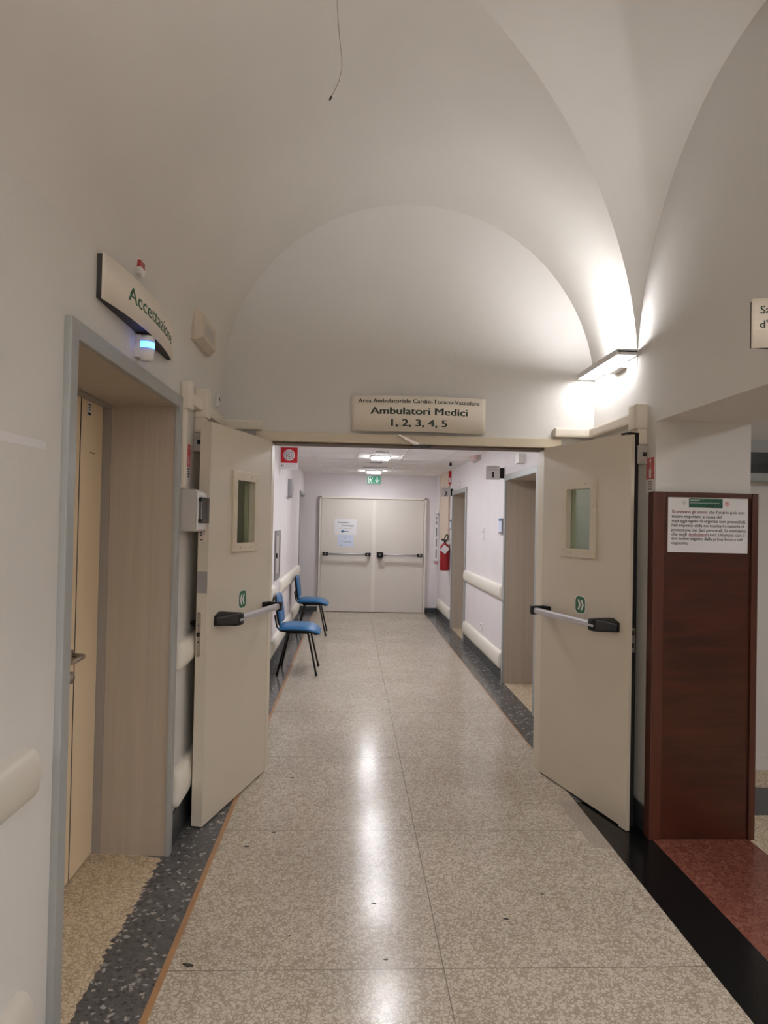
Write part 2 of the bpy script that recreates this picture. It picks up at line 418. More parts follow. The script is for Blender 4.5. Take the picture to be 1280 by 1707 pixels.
# skirtings
def base(name, segs, label, h=.095, m='base'):
    mb = MB()
    for x0, x1, y0, y1 in segs: mb.box(x0, x1, y0, y1, 0, h)
    return struct(mb.build(name, m), label, 'skirting')
base('baseboard_left', [(XL, XL+.012, 3.46, YE)], 'dark skirting on the left wall behind the open door leaf', .155)
base('baseboard_right', [(XR-.012, XR, OPY1+.04, YE)], 'dark skirting on the right wall behind the open door leaf', .13)
base('baseboard_corridor_right', [(XR-.014, XR, YE2, D1[0]-.06), (XR-.014, XR, D1[1]+.06, D2[0]-.06), (XR-.014, XR, D2[1]+.06, YF)], 'dark skirting along the right corridor wall', .105)
base('baseboard_corridor_left', [(XL, XL+.014, YE2, 11.58)], 'dark skirting along the left corridor wall', .1)
base('baseboard_end', [(1.345, XR, YF-.014, YF), (XL-1.2, -.575, YF-.014, YF)], 'dark skirting either side of the far double doors', .09)
base('baseboard_waiting', [(XR+WT, 6, 4.605, 4.62)], 'pale skirting in the waiting room', .085, 'plaster')

# ---------------------------------------------------------------- steel frame of the fire doors
mb = MB()
W = .075
mb.prism([(OX0-.03-W, OZ), (OX1+.03+W, OZ), (OX1+.03+W, OZ+W-.015), (OX0-.03-W, OZ+W-.015)], 1, YE-.022, YE, .004)
for x0, x1 in ((OX0-.03-W, OX0-.0), (OX1+.0, OX1+.03+W)): mb.box(x0, x1, YE-.018, YE, 0, OZ)
mb.box(OX0-.03, OX0, YE, YE2+.006, 0, OZ+.03); mb.box(OX1, OX1+.03, YE, YE2+.006, 0, OZ+.03)
mb.box(OX0-.03, OX1+.03, YE, YE2+.006, OZ, OZ+.03)
fr = struct(mb.build('trim_10', 'frame'), 'beige steel frame around the open double fire doors', 'door frame')
MB().box(OX0, OX1, YE+.004, YE2, OZ-.012, OZ-.001).build('rebate_shade_strip', 'rebate_shade', fr)['label'] = 'strip under the lintel coloured dark brown as the shade of the unlit rebate'  # painted shade: darkens the beige underside of the frame
t = thing('door_coordinator', 'small steel selector arm hanging under the middle of the door lintel', 'door hardware', (.40, YE-.02, OZ-.002))
MB().prism([(-.11, .055), (-.095, .062), (.02, .012), (.03, .0), (-.005, -.004)], 1, -.02, -.006).build('arm', 'steel', t)
MB().box(-.01, .1, -.03, .0, -.022, -.002, .003).build('housing', 'black', t)

# ---------------------------------------------------------------- fire door leaves
def leaf_matrix(H, F):
    d = (Vector(F)-Vector(H)).normalized()
    n = Vector((d.y, -d.x))
    if n.dot(Vector((XC, 4))-Vector(H)) < 0: n = -n
    return d, n
def chevrons(mb, fn, u0, u1, z0, z1, sgn):
    uc, zc = (u0+u1)/2, (z0+z1)/2
    for k in (-.5, .5):
        c = uc + k*.032 + .004; a = .017; w = .017; hh = .030
        pts = [(c-sgn*a, zc+hh), (c-sgn*a+sgn*w, zc+hh), (c+sgn*.012+sgn*w*.35, zc), (c-sgn*a+sgn*w, zc-hh), (c-sgn*a, zc-hh), (c+sgn*.012-sgn*w*.65, zc)]
        mb.f([mb.v(fn(u, .0022, z)) for u, z in pts])
def fire_door(name, H, F, L, label, st, right):
    d, n = leaf_matrix(H, F)
    root = thing(name, label, 'door', (H[0], H[1], 0), 0, None, 'structure')
    X = Matrix(((d.x, n.x, 0, 0), (d.y, n.y, 0, 0), (0, 0, 1, 0), (0, 0, 0, 1)))   # (along leaf, out of face, up)
    P = lambda: MB(X)
    z0, z1, T = .010, 2.098, .06
    g0, g1, h0, h1 = .285, .545, 1.457, 1.82
    mb = P()
    end = L-.04 if right else L
    fT = -T
    # a leaf with a real hole for the window
    for a, b, c, e in ((0, g0, z0, z1), (g1, end, z0, z1), (g0, g1, z0, h0), (g0, g1, h1, z1)): mb.box(a, b, fT, 0, c, e)
    if right: mb.box(L-.065, L, -.016, .004, .004, 2.085)          # overlapping cover strip
    lf = mb.build('leaf', 'leaf', root, True)
    mb = P(); a, b, c, e = .235, .597, 1.41, 1.87
    for bx in ((a, g0+.004, c, e), (g1-.004, b, c, e), (g0, g1, c, h0+.004), (g0, g1, h1-.004, e)): mb.box(bx[0], bx[1], 0, .011, bx[2], bx[3], .003)
    wf = mb.build('window_frame', 'frame', root)
    mb = P()
    for u in (.26, .571):
        for z in (1.45, 1.565, 1.715, 1.83): mb.lathe([(.0055, .011), (.0055, .0125), (.003, .0135)], (u, 0, z), 'y', 10)
    for u in (.34, .49):
        for z in (1.434, 1.845): mb.lathe([(.0055, .011), (.0055, .0125), (.003, .0135)], (u, 0, z), 'y', 10)
    mb.build('screw', 'frame', wf)
    mb = P(); mb.box(g0, g1, -.034, -.028, h0, h1); mb.build('pane', 'pane', root)
    # panic bar: tube, flat bracket at the hinge side, wedge housing at the lock side
    zb = 1.056
    bar = P().prism([(.078, zb-.019), (.092, zb-.020), (.100, zb-.012), (.102, zb+.006), (.096, zb+.019), (.080, zb+.019)], 0, .07, L-.19, .003) if False else None
    mb = P()
    prof = [(.072, zb-.018), (.090, zb-.020), (.099, zb-.012), (.100, zb+.008), (.094, zb+.018), (.074, zb+.018)]
    mb.prism(prof, 0, .062, L-.17); pb = mb.build('panic_bar', 'alu', root); pb['label'] = 'silver push bar'
    mb = P(); mb.box(.035, .115, 0, .03, zb-.028, zb+.028, .004); mb.box(.035, .072, .02, .106, zb-.027, zb+.027, .007)
    mb.build('bracket', 'black', pb)
    mb = P(); rings = []
    for u, h, t, b in ((L-.085, .018, .022, -.026), (L-.095, .04, .027, -.027), (L-.14, .112, .042, -.030), (L-.175, .118, .040, -.032), (L-.205, .117, .036, -.032), (L-.212, .108, .03, -.027)):
        r = .008
        rings.append([mb.v((u, y, z)) for y, z in ((0, zb+t), (h-r*1.6, zb+t), (h-r*.4, zb+t-r*.5), (h, zb+t-r*1.5), (h, zb+b+r*1.5), (h-r*.4, zb+b+r*.5), (h-r*1.6, zb+b), (0, zb+b))])
    for q, w in zip(rings, rings[1:]):
        for k in range(8): mb.f((q[k], q[(k+1) % 8], w[(k+1) % 8], w[k]))
    mb.f(rings[0]); mb.f(rings[-1][::-1]); hs = mb.build('housing', 'black', pb)
    mb = P(); mb.box(L-.205, L-.155, .116, .1195, zb-.006, zb+.006, .001); mb.build('slot', 'alu', pb)
    # sticker with a double arrow
    u0, u1 = st; zz0, zz1 = 1.085, 1.182
    def rr(mb, u0, u1, z0, z1, h, r):
        pts = []
        for cx, cz, a0 in ((u1-r, z1-r, 0), (u0+r, z1-r, 90), (u0+r, z0+r, 180), (u1-r, z0+r, 270)):
            pts += [(cx+r*math.cos(math.radians(a0+q*15)), cz+r*math.sin(math.radians(a0+q*15))) for q in range(7)]
        mb.f([mb.v((u, h, z)) for u, z in pts])
    mb = P(); rr(mb, u0-.005, u1+.005, zz0-.005, zz1+.005, .0012, .03); sk = mb.build('arrow_sticker', 'paper', root)
    mb = P(); rr(mb, u0, u1, zz0, zz1, .0017, .028); g = mb.build('green_field', 'stickg', sk)
    mb = P(); chevrons(mb, lambda u, hh, z: (u, hh, z), u0, u1, zz0, zz1, 1); mb.build('arrow', 'paper', sk)
    # hinge knuckles
    for z in (.22, 1.05, 1.88): P().tube([(-.006, -.02, z-.05), (-.006, -.02, z+.05)], .009, 10).build('hinge', 'frame', root)
    if right:
        mb = P(); mb.box(end, end+.014, fT, -.0165, .012, 2.09); mb.box(end-.05, end+.016, fT, .0045, 2.09, 2.1)
        mb.build('edge_seal', 'seal', root)['label'] = 'black sealing edge'
        mb = P(); mb.box(end+.0141, end+.017, -.052, -.022, .93, 1.06); sp = mb.build('strike_plate', 'steel', root)
        mb = P()
        for z in (.955, 1.02): mb.box(end+.0165, end+.0178, -.045, -.03, z, z+.025)
        mb.build('strike_slot', 'black', sp)
    else:
        e = L
        mb = P(); mb.prism([(-.044+.010*math.cos(a), (1.101 if math.sin(a) >= 0 else .888)+.010*math.sin(a)) for a in [q*PI/8 for q in range(16)]], 0, e, e+.002)
        lp = mb.build('lock_plate', 'steel', root)
        mb = P(); mb.box(e+.002, e+.012, -.05, -.037, .985, 1.005, .002); mb.lathe([(.004, e+.002), (.004, e+.003)], (0, -.044, 1.04), 'x', 10)
        mb.lathe([(.004, e+.002), (.004, e+.003)], (0, -.044, .955), 'x', 10)
        mb.build('latch', 'black', lp)
        P().box(e, e+.0015, -.058, -.003, 1.208, 1.320).build('grey_plate', 'greyplate', root)
        ed = P().box(e, e+.001, -.055, -.012, 1.475, 1.585).build('edge_label', 'rate', root); ed['label'] = 'pale pink rating label'
        mb = P()
        for z, a, b in ((1.574, -.05, -.018), (1.566, -.046, -.022), (1.532, -.05, -.036), (1.524, -.05, -.036), (1.516, -.05, -.036), (1.508, -.05, -.036), (1.528, -.028, -.022), (1.515, -.028, -.022), (1.484, -.05, -.032)): mb.box(e+.001, e+.0014, a, b, z-.0025, z+.0025)
        mb.build('label_print', 'ink', ed)
        # outside lever seen behind the leaf
        mb = P(); mb.tube([(L-.06, -T, 1.04), (L-.06, -T-.05, 1.04), (L-.075, -T-.062, 1.04), (L-.17, -T-.062, 1.04)], .011, 10); mb.lathe([(.026, -T), (.026, -T-.008)], (L-.06, 0, 1.04), 'y', 20)
        mb.build('lever', 'black', root)
    return root
fire_door('door_2', (-.510, 4.545), (-.730, 3.705), .873, 'left leaf of the beige fire doors, standing open with green left arrows', (.372, .472), False)
fire_door('door_3', (1.247, 4.545), (1.478, 3.665), .906, 'right leaf of the beige fire doors, standing open with green right arrows', (.395, .495), True)

# ---------------------------------------------------------------- cream door in the left recess
dr = thing('door_1', 'cream two part door set deep in the grey recess on the left', 'door', (-1.19, 2.14, 0), 0, None, 'structure')
DX = 0
MB().box(DX-.045, DX, -.03, 1.010, .008, 2.115, .002).build('leaf', 'cream', dr)
MB().box(DX-.045, DX, 1.017, 1.286, .008, 2.115, .002).build('side_leaf', 'cream', dr)
MB().box(DX-.04, DX+.0006, 1.0095, 1.0175, .008, 2.115).build('gap_seal', 'seal', dr)
mb = MB(); mb.lathe([(.026, DX), (.026, DX+.008), (.022, DX+.011)], (0, .972, .993), 'x', 24)
mb.tube([(DX+.008, .972, .993), (DX+.042, .972, .993), (DX+.054, .966, .993), (DX+.058, .95, .993), (DX+.058, .83, .990)], .0105, 12)
mb.build('handle', 'steel', dr)
mb = MB(); mb.lathe([(.026, DX), (.026, DX+.007), (.021, DX+.011), (.010, DX+.011), (.010, DX+.016)], (0, .975, .897), 'x', 24); es = mb.build('escutcheon', 'steel', dr)
MB().box(DX+.016, DX+.0165, .973, .977, .885, .905).build('keyhole', 'black', es)
lb = MB().box(DX, DX+.001, 1.085, 1.135, 2.045, 2.108).build('label', 'paper', dr)
mb = MB()
for z, a, b in ((2.098, 1.092, 1.128), (2.086, 1.1, 1.12), (2.076, 1.1, 1.12)): mb.box(DX+.001, DX+.0013, a, b, z-.0025, z+.0025)
mb.box(DX+.001, DX+.0013, 1.095, 1.127, 2.05, 2.062); mb.build('label_print', 'ink', lb)
MB().box(DX, DX+.0005, 1.13, 1.19, 1.882, 1.886).build('scratch', 'ink', dr)
# reveal lining and grey casing
mb = MB(); y0, y1, zt = 2.14, 3.40, 2.125
mb.prism([(-1.16, y1+.034), (XL+.008, y1), (XL+.008, y1+.010), (-1.16, y1+.046)], 2, 0, zt); mb.box(-1.16, XL+.008, y0-.012, y0, 0, zt); mb.box(-1.16, XL+.008, y0, y1+.06, zt, zt+.012)
rv = struct(mb.build('trim_11', 'lamin'), 'greyish laminate lining of the recess of the cream door', 'door lining')
mb = MB(); mb.box(-1.235, -1.150, y1+.028, y1+.05, 0, zt, .002); mb.box(-1.235, -1.145, y0-.012, y0+.012, 0, zt, .002); mb.box(-1.235, -1.145, y0, y1+.06, zt-.012, zt+.01, .002)
mb.build('inner_frame', 'cream2', rv)
mb = MB(); cw = .052; xa, xb = XL-.002, XL+.022
mb.box(xa, xb, y0-cw, y0+.006, 0, zt+cw, .006); mb.box(xa, xb, y1-.006, y1+cw, 0, zt+cw, .006); mb.box(xa, xb, y0-.006, y1+.006, zt-.006, zt+cw, .006)
struct(mb.build('trim_12', 'casing'), 'grey metal casing around the recess of the cream door', 'door frame')
struct(MB().box(-1.36, -1.24, 2.0, 3.5, 0, 2.2).build('wall_recess', 'cream2'), 'back of the recess behind the cream door', 'wall')

# ---------------------------------------------------------------- bumper rails
def bumper(name, side, y0, y1, zc, h, label, depth=.045, group='bumper rails'):
    X0 = XL if side < 0 else XR; s = 1 if side < 0 else -1
    prof = [(X0, zc-h/2)] + [(X0+s*depth*math.sin(a)**.6, zc-h/2*math.cos(a)) for a in [PI*k/14 for k in range(1, 14)]] + [(X0, zc+h/2)]
    mb = MB()
    def ring(y, k): return [(X0+(p[0]-X0)*k, y, zc+(p[1]-zc)*(.6+.4*k)) for p in prof]
    rs = [[mb.v(p) for p in ring(y, k)] for y, k in ((y0, .35), (y0+.006, .75), (y0+.02, 1), (y1-.02, 1), (y1-.006, .75), (y1, .35))]
    for q, w in zip(rs, rs[1:]):
        for i in range(len(prof)-1):
            f = mb.f((q[i], q[i+1], w[i+1], w[i])); f.smooth = True
    mb.f(rs[0]); mb.f(rs[-1][::-1])
    o = mb.build(name, 'rail'); tag(o, label, 'wall bumper', group); return o
bumper('bumper_rail', -1, -3.6, 1.93, .915, .135, 'cream wall bumper rail ending just before the cream door, at waist height')
bumper('bumper_rail', -1, -3.6, 1.93, .255, .19, 'cream wall bumper rail low on the left wall before the cream door')
bumper('bumper_rail', -1, 3.50, 4.53, .915, .135, 'waist high cream bumper rail behind the left fire door leaf')
bumper('bumper_rail', -1, 3.52, 4.53, .265, .19, 'low cream bumper rail behind the left fire door leaf')
bumper('bumper_rail', 1, 7.19, 9.54, .905, .15, 'waist high cream bumper rail between the two clinic doorways')
bumper('bumper_rail', 1, 7.21, 9.54, .205, .18, 'low cream bumper rail between the two clinic doorways')
bumper('bumper_rail', 1, 10.95, 12.5, .19, .18, 'low cream bumper rail beneath the fire extinguisher')
bumper('bumper_rail', -1, 8.5, 11.55, .80, .17, 'cream bumper rail above the far blue chair on the left wall')
bumper('bumper_rail', -1, 5.0, 7.85, .80, .17, 'cream bumper rail on the left wall, before the hose cabinet')
bumper('bumper_rail', -1, 5.0, 11.55, .21, .18, 'low cream bumper rail on the left wall behind the blue chairs')

# ---------------------------------------------------------------- clinic doorways on the right of the corridor
for i, (a, b) in enumerate((D1, D2)):
    word = ('near', 'far')[i]
    mb = MB(); mb.box(XR-.006, XR+.36, a, a+.012, 0, 2.05); mb.box(XR-.006, XR+.36, b-.012, b, 0, 2.05); mb.box(XR-.006, XR+.36, a, b, 2.048, 2.06)
    o = struct(mb.build('trim_%d' % (13+i*2), 'lamin'), 'laminate lining of the %s clinic doorway on the right' % word, 'door lining')
    mb = MB(); xa, xb = XR-.022, XR+.004
    mb.box(xa, xb, a-.055, a+.008, 0, 2.05+.055, .006); mb.box(xa, xb, b-.008, b+.055, 0, 2.05+.055, .006); mb.box(xa, xb, a, b, 2.043, 2.105, .006)
    struct(mb.build('trim_%d' % (14+i*2), 'casing'), 'grey casing around the %s clinic doorway on the right' % word, 'door frame')
    d = thing('door_%d' % (6+i), 'closed beige door at the back of the %s clinic doorway' % word, 'door', (XR+.36, a, 0), 0, None, 'structure')
    MB().box(0, .045, .014, b-a-.014, .008, 2.046, .002).build('leaf', 'leaf', d)
    mb = MB(); mb.tube([(0, .1, 1.0), (-.045, .1, 1.0), (-.05, .115, 1.0), (-.05, .22, 1.0)], .01, 10); mb.lathe([(.025, 0), (.025, -.008)], (0, .1, 1.0), 'x', 20); mb.build('handle', 'steel', d)
# side passage on the far left
mb = MB(); mb.box(XL-.3, XL+.006, 11.64, 11.652, 0, 2.05); mb.box(XL-.3, XL+.006, 11.64, YF, 2.04, 2.05)
mb.box(XL-.004, XL+.016, 11.59, 11.65, 0, 2.09, .004); mb.box(XL-.004, XL+.016, 11.59, YF, 2.04, 2.09, .004)
struct(mb.build('trim_17', 'casing'), 'grey casing of the side passage at the far left', 'door frame')

# ---------------------------------------------------------------- far double doors
mb = MB(); fx0, fx1, fz = -.56, 1.345, 2.05
mb.box(fx0, fx0+.035, YF-.065, YF, 0, fz, .004); mb.box(fx1-.035, fx1, YF-.065, YF, 0, fz, .004); mb.box(fx0, fx1, YF-.065, YF, fz-.036, fz, .004)
struct(mb.build('trim_18', 'farframe'), 'beige frame of the closed far double doors', 'door frame')
def far_door(name, x0, x1, label, left):
    d = thing(name, label, 'door', (x0, YF-.022, 0), 0, None, 'structure'); w = x1-x0
    mb = MB(); mb.box(0, w, -.022, .02, .008, fz-.042, .002)
    mb.build('leaf', 'farleaf', d)
    if left: MB().box(w-.035, w+.032, -.031, -.022, .01, fz-.044, .003).build('cover_strip', 'farframe', d)
    a, b = (.03, w-.05) if left else (.05, w-.02)
    zb = 1.03; yb = -.12
    mb = MB().tube([(a+.04, yb, zb), (b-.04, yb, zb)], .019, 14); pb = mb.build('panic_bar', 'alu', d); pb['label'] = 'silver push bar'
    for q, s in ((a, 1), (b, -1)):
        mb = MB(); big = 1.5 if (not left and s == 1) else 1
        mb.prism([(q, -.022), (q+s*.02, -.022), (q+s*.1*(1.15 if big > 1 else 1), yb-.025), (q+s*.085, yb-.03), (q+s*.02, yb+.02), (q, -.05)], 2, zb-.032*big, zb+.028*big, .003)
        if big > 1: mb.box(q+.03, q+.10, -.13, -.022, zb-.065, zb-.02, .006)
        mb.build('housing', 'black', pb)
    return d
far_door('door_4', -.519, .415, 'left leaf of the far double doors, with papers taped above its bar', True)
far_door('door_5', .420, 1.304, 'right leaf of the far double doors, plain above its bar', False)

# papers taped to the left far leaf
Yp = YF-.0445
pn = thing('paper_notice', 'white paper on the far doors with a blue arrow to the left', 'notice', (-.285, Yp, 1.37))
MB().box(0, .39, -.0015, 0, 0, .28).build('sheet', 'paper', pn)
fn = lambda u, v, h: (u, -.0017, v)
mb = MB(); letters(mb, 'Ambulatori', fn, .05, .205, width=.205, cap=.030, bold=.02, slant=.15, ext=0); letters(mb, 'Cardiologia', fn, .125, .15, width=.215, cap=.030, bold=.02, slant=.15, ext=0)
mb.box(.09, .14, -.0018, -.0015, .112, .118); mb.box(.15, .235, -.0018, -.0015, .112, .118); mb.box(.245, .30, -.0018, -.0015, .112, .118)
mb.build('lettering', 'ink', pn)
mb = MB(); mb.f([mb.v((x, -.0018, z)) for x, z in ((.11, .06), (.145, .09), (.16, .068), (.26, .063), (.26, .058), (.16, .053), (.145, .03))]); mb.build('arrow', 'arrow', pn)
pn = thing('paper_notice', 'pale blue paper taped to the far doors under the arrow notice', 'notice', (-.226, Yp, 1.162))
MB().box(0, .282, -.001, 0, 0, .207).build('sheet', 'paperb', pn)
mb = MB()
for z, a, b in ((.185, .05, .24), (.150, .10, .16), (.095, .03, .09), (.085, .08, .24), (.075, .10, .25)): mb.box(a, b, -.0014, -.001, z-.003, z+.003)
mb.build('print', 'greyprint', pn); MB().box(.04, .08, -.0014, -.001, .012, .026).build('stamp', 'greyd', pn)

# ---------------------------------------------------------------- curved name signs
def curved_sign(name, label, L, H, place, rows, bow=.05, gap=.012):
    """x along the sign, y towards the viewer, z up; rows: (text, x, z baseline, cap, width, align, material, bold)"""
    root = thing(name, label, 'sign', place[0], place[1])
    g = lambda x: gap + bow*(1-(2*x/L-1)**2)
    us = [L*i/40 for i in range(41)]
    mb = MB(); mb.grid(lambda u, v: (u, -g(u), v), us, [0, H]); mb.grid(lambda u, v: (u, -g(u)+.003, v), us, [0, H])
    for z in (0, H): mb.grid(lambda u, k: (u, -g(u)+.003*k, z), us, [0, 1], False)
    for u in (0, L): mb.quad((u, -g(u), 0), (u, -g(u)+.003, 0), (u, -g(u)+.003, H), (u, -g(u), H))
    mb.build('panel', 'sign', root, True)
    mb = MB(); z0, z1 = .004, H-.004
    e = .006
    us2 = [e+(L-2*e)*i/40 for i in range(41)]
    for z in (z0, z1): mb.grid(lambda u, k: (u, (-g(u)+.0035)*k, z), us2, [0, 1], False)
    mb.grid(lambda u, v: (u, -g(u)+.0035, v), us2, [z0, z1])
    for u in (e, L-e): mb.quad((u, -g(u)+.0035, z0), (u, 0, z0), (u, 0, z1), (u, -g(u)+.0035, z1))
    mb.quad((e, 0, z0), (L-e, 0, z0), (L-e, 0, z1), (e, 0, z1))
    mb.build('backing', 'signdk', root, True)
    mb = {}
    for s, x, z, cap, w, al, m, bold in rows:
        k = mb.setdefault(m, MB()); letters(k, s, lambda u, v, h: (u, -g(u)-.0008-h*.2, v), x, z, cap, w, al, bold, 0)
    for m, k in mb.items(): k.build('lettering', m, root)
    return root
curved_sign('name_sign', 'white curved sign reading Ambulatori Medici over the open fire doors', .866, .229, ((-.010, YE, 2.176), 0), [
    ('Area Ambulatoriale Cardio-Toraco-Vascolare', .433, .184, .0265, .782, 'C', 'dkgreen', .024),
    ('Ambulatori Medici', .433, .111, .047, .623, 'C', 'dkgreen', .045),
    ('1, 2, 3, 4, 5', .433, .036, .046, .355, 'C', 'dkgreen', .05)], .045)
curved_sign('name_sign', 'white curved sign reading Accettazione above the cream door on the left', .905, .152, ((XL, 2.325, 2.300), PI/2), [
    ('Accettazione', .19, .058, .056, .64, 'L', 'green', .022)], .036, .022)
curved_sign('flag_sign', 'white flag sign cut by the right edge, standing out over the opening', XR-.006-1.200, .150, ((1.200, 2.1, 2.142), 0), [
    ('Sala', .022, .104, .0245, None, 'L', 'dkgreen', .022), ("d'attesa", .021, .060, .0245, None, 'L', 'dkgreen', .022)], .03, .02)
# ---------------------------------------------------------------- devices on the left wall
sn = thing('alarm_siren', 'tiny red and white alarm siren above the sign on the left', 'alarm', (XL, 2.765, 2.56))
MB().prism([(-.030, -.008), (-.030, .018), (-.024, .030), (.024, .030), (.030, .018), (.030, -.008)], 0, 0, .018, .003).build('red_cap', mat('siren_red', (150, 44, 44), .4), sn)
MB().prism([(-.030, -.006), (.030, -.006), (.022, -.03), (0, -.04), (-.022, -.03)], 0, 0, .020, .003).build('white_base', 'white', sn)
MB().box(.0, .0195, -.031, .031, .020, .026).build('white_band', 'white', sn)
bc = thing('call_beacon', 'white call beacon glowing blue under the Accettazione sign', 'beacon lamp', (XL, 2.775, 2.250))
mb = MB(); mb.lathe([(.016, -.052), (.028, -.046), (.031, -.004)], (.036, 0, 0), 'z', 28); mb.box(0, .024, -.029, .029, -.040, .046, .004); mb.build('body', 'white', bc)
mb = MB(); mb.lathe([(.0315, -.004), (.0322, .008), (.0315, .020)], (.036, 0, 0), 'z', 28); mb.build('lens', 'bluelit', bc)['label'] = 'glowing blue ring'
mb = MB(); mb.lathe([(.031, .020), (.030, .040), (.026, .045)], (.036, 0, 0), 'z', 28); mb.build('cap', 'white', bc)
em = thing('emergency_light', 'beige boxy emergency light on the left wall beside the sign', 'emergency light', (XL, 3.865, 2.60))
hexo = [(-.20, -.085), (.20, -.085), (.215, .0), (.20, .085), (-.20, .085), (-.215, 0)]
mb = MB(); mb.prism(hexo, 0, 0, .022, .004); mb.build('back_box', 'emer', em)
mb = MB(); A = [mb.v((.022, y*.98, z*.98)) for y, z in hexo]; B = [mb.v((.056, y*.84, z*.7)) for y, z in hexo]
for i in range(6): mb.f((A[i], A[(i+1) % 6], B[(i+1) % 6], B[i]))
mb.f(B); mb.f(A[::-1]); mb.build('cover', 'emer', em)
MB().box(.055, .0575, -.08, .10, -.035, .03, .001).build('lens', 'grey', em)
so = thing('key_switch', 'small white key switch on the left wall near the lunette corner', 'switch', (XL, 4.385, 2.325))
MB().box(0, .018, -.028, .028, -.042, .042, .006).build('plate', 'white', so); MB().box(.018, .022, -.009, .009, -.004, .016, .001).build('slot', 'black', so)

# white trunking over and down to the magnets
def trunk(name, boxes, label, m='trunk', bev=.012):
    mb = MB()
    for b in boxes: mb.box(*b, bev)
    return tag(mb.build(name, m), label, 'cable trunking', 'white cable trunking')
x = XL
trunk('cable_trunking', [(x, x+.024, 3.49, 3.56, 1.74, 2.19), (x, x+.05, 3.48, 3.57, 2.13, 2.265), (x, x+.046, 3.57, 4.498, 2.165, 2.225), (x, x+.058, 3.80, 3.88, 2.052, 2.18), (x, x+.07, 3.79, 3.89, 2.13, 2.285)],
      'white cable trunking on the left wall running to the corner')
trunk('cable_trunking', [(XL+.005, -.578, YE-.05, YE, 2.165, 2.225)], 'short white trunking over the left end of the door lintel')
trunk('cable_trunking', [(1.305, XR-.005, YE-.05, YE, 2.170, 2.230)], 'short white trunking over the right end of the door lintel')
x = XR
trunk('cable_trunking', [(x-.055, x, 3.71, 3.79, 2.037, 2.2), (x-.072, x, 3.70, 3.80, 2.12, 2.255), (x-.05, x, 3.79, 4.498, 2.165, 2.225)],
      'white cable trunking on the right wall under the wall lamp')
def magnet(x, s, y, z, label):
    t = thing('door_magnet', label, 'door holder', (x, y, z), 0 if s > 0 else PI, 'door holding magnets')
    MB().box(0, .055, -.045, .045, -.05, .05, .006).build('housing', 'grey', t)
    mb = MB(); mb.lathe([(.034, .055), (.036, .068), (.030, .082)], (0, 0, 0), 'x', 28); mb.build('boss', 'grey', t)
    mb = MB(); mb.lathe([(.024, .082), (.024, .095)], (0, 0, 0), 'x', 24); mb.build('magnet', 'steel', t)
    MB().box(.02, .04, -.0465, -.0449, -.012, .012).build('button', 'black', t) if s > 0 else MB().box(.004, .026, .0449, .0465, -.010, .012).build('button', 'black', t)
    return t
magnet(XL, 1, 3.835, 2.0, 'grey door holding magnet on the left wall beside the open leaf')
magnet(XR, -1, 3.75, 1.985, 'white door holding magnet on the right wall beside the open leaf')
ke = thing('door_armature', 'black armature plate fixed behind the left magnet', 'door holder', (XL+.105, 3.835, 2.0))
mb = MB(); mb.box(-.009, .0, -.026, .026, -.026, .026, .003); mb.box(.0, .018, -.012, .012, -.012, .012, .002); mb.build('plate', 'black', ke)

eb = thing('electrical_box', 'grey breaker box with smoked cover behind the left door leaf', 'electrical box', (XL, 3.475, 1.53))
MB().box(0, .088, 0, .26, 0, .205, .006).build('enclosure', 'grey', eb)
MB().box(.088, .096, .02, .24, .01, .195, .003).build('front', 'white', eb)
MB().box(.096, .112, .04, .22, .04, .17, .005).build('cover', 'smoke', eb)
MB().box(.0962, .0985, .06, .2, .055, .155).build('breakers', 'grey', eb)
for z in (.045, .15): MB().box(.09, .114, .028, .045, z, z+.016, .002).build('hinge', 'black', eb)

def call_sign(name, x, s, y, z0, z1, label, faded, w=.062):
    t = thing(name, label, 'safety sign', (x, y, z0), 0 if s > 0 else PI)
    h = z1-z0
    MB().box(0, .0012, -w/2-.004, w/2+.004, -.075, h+.004).build('plate', 'paper', t)
    MB().box(.0012, .0016, -w/2, w/2, 0, h).build('red_field', 'redpale' if faded else 'redp', t)
    mb = MB(); f = .0019
    ar = [(-.014, .014), (-.014, .05), (-.006, .06), (-.006, .085), (.004, .085), (.004, .06), (.014, .052), (.014, .014), (.007, .006), (-.007, .006)]
    mb.f([mb.v((f, a*s, b*h/.115)) for a, b in ar]); mb.box(.0016, f, -.009, .009, .088*h/.115, .106*h/.115); mb.build('hand_pictogram', 'paper', t)
    mb = MB()
    for k in range(4): mb.box(.0012, .0016, -.02, .022-.004*(k % 2), -.016-.013*k, -.009-.013*k)
    mb.build('caption', 'greyprint' if faded else 'ink', t)
    return t
call_sign('alarm_sign', XL, 1, 3.69, 1.86, 1.975, 'red alarm button sign on the left wall under the trunking', False)
call_sign('alarm_sign', XR, -1, 3.665, 1.85, 1.965, 'faded red alarm button sign on the right wall above the brown panel', True, .10)
tag(MB().prism([(1.0, 1.761), (1.98, 1.771), (1.985, 1.795), (1.0, 1.785)], 0, XL, XL+.0012).build('tape_strip', 'paper'), 'pale horizontal tape strip on the left wall at the picture edge', 'tape')

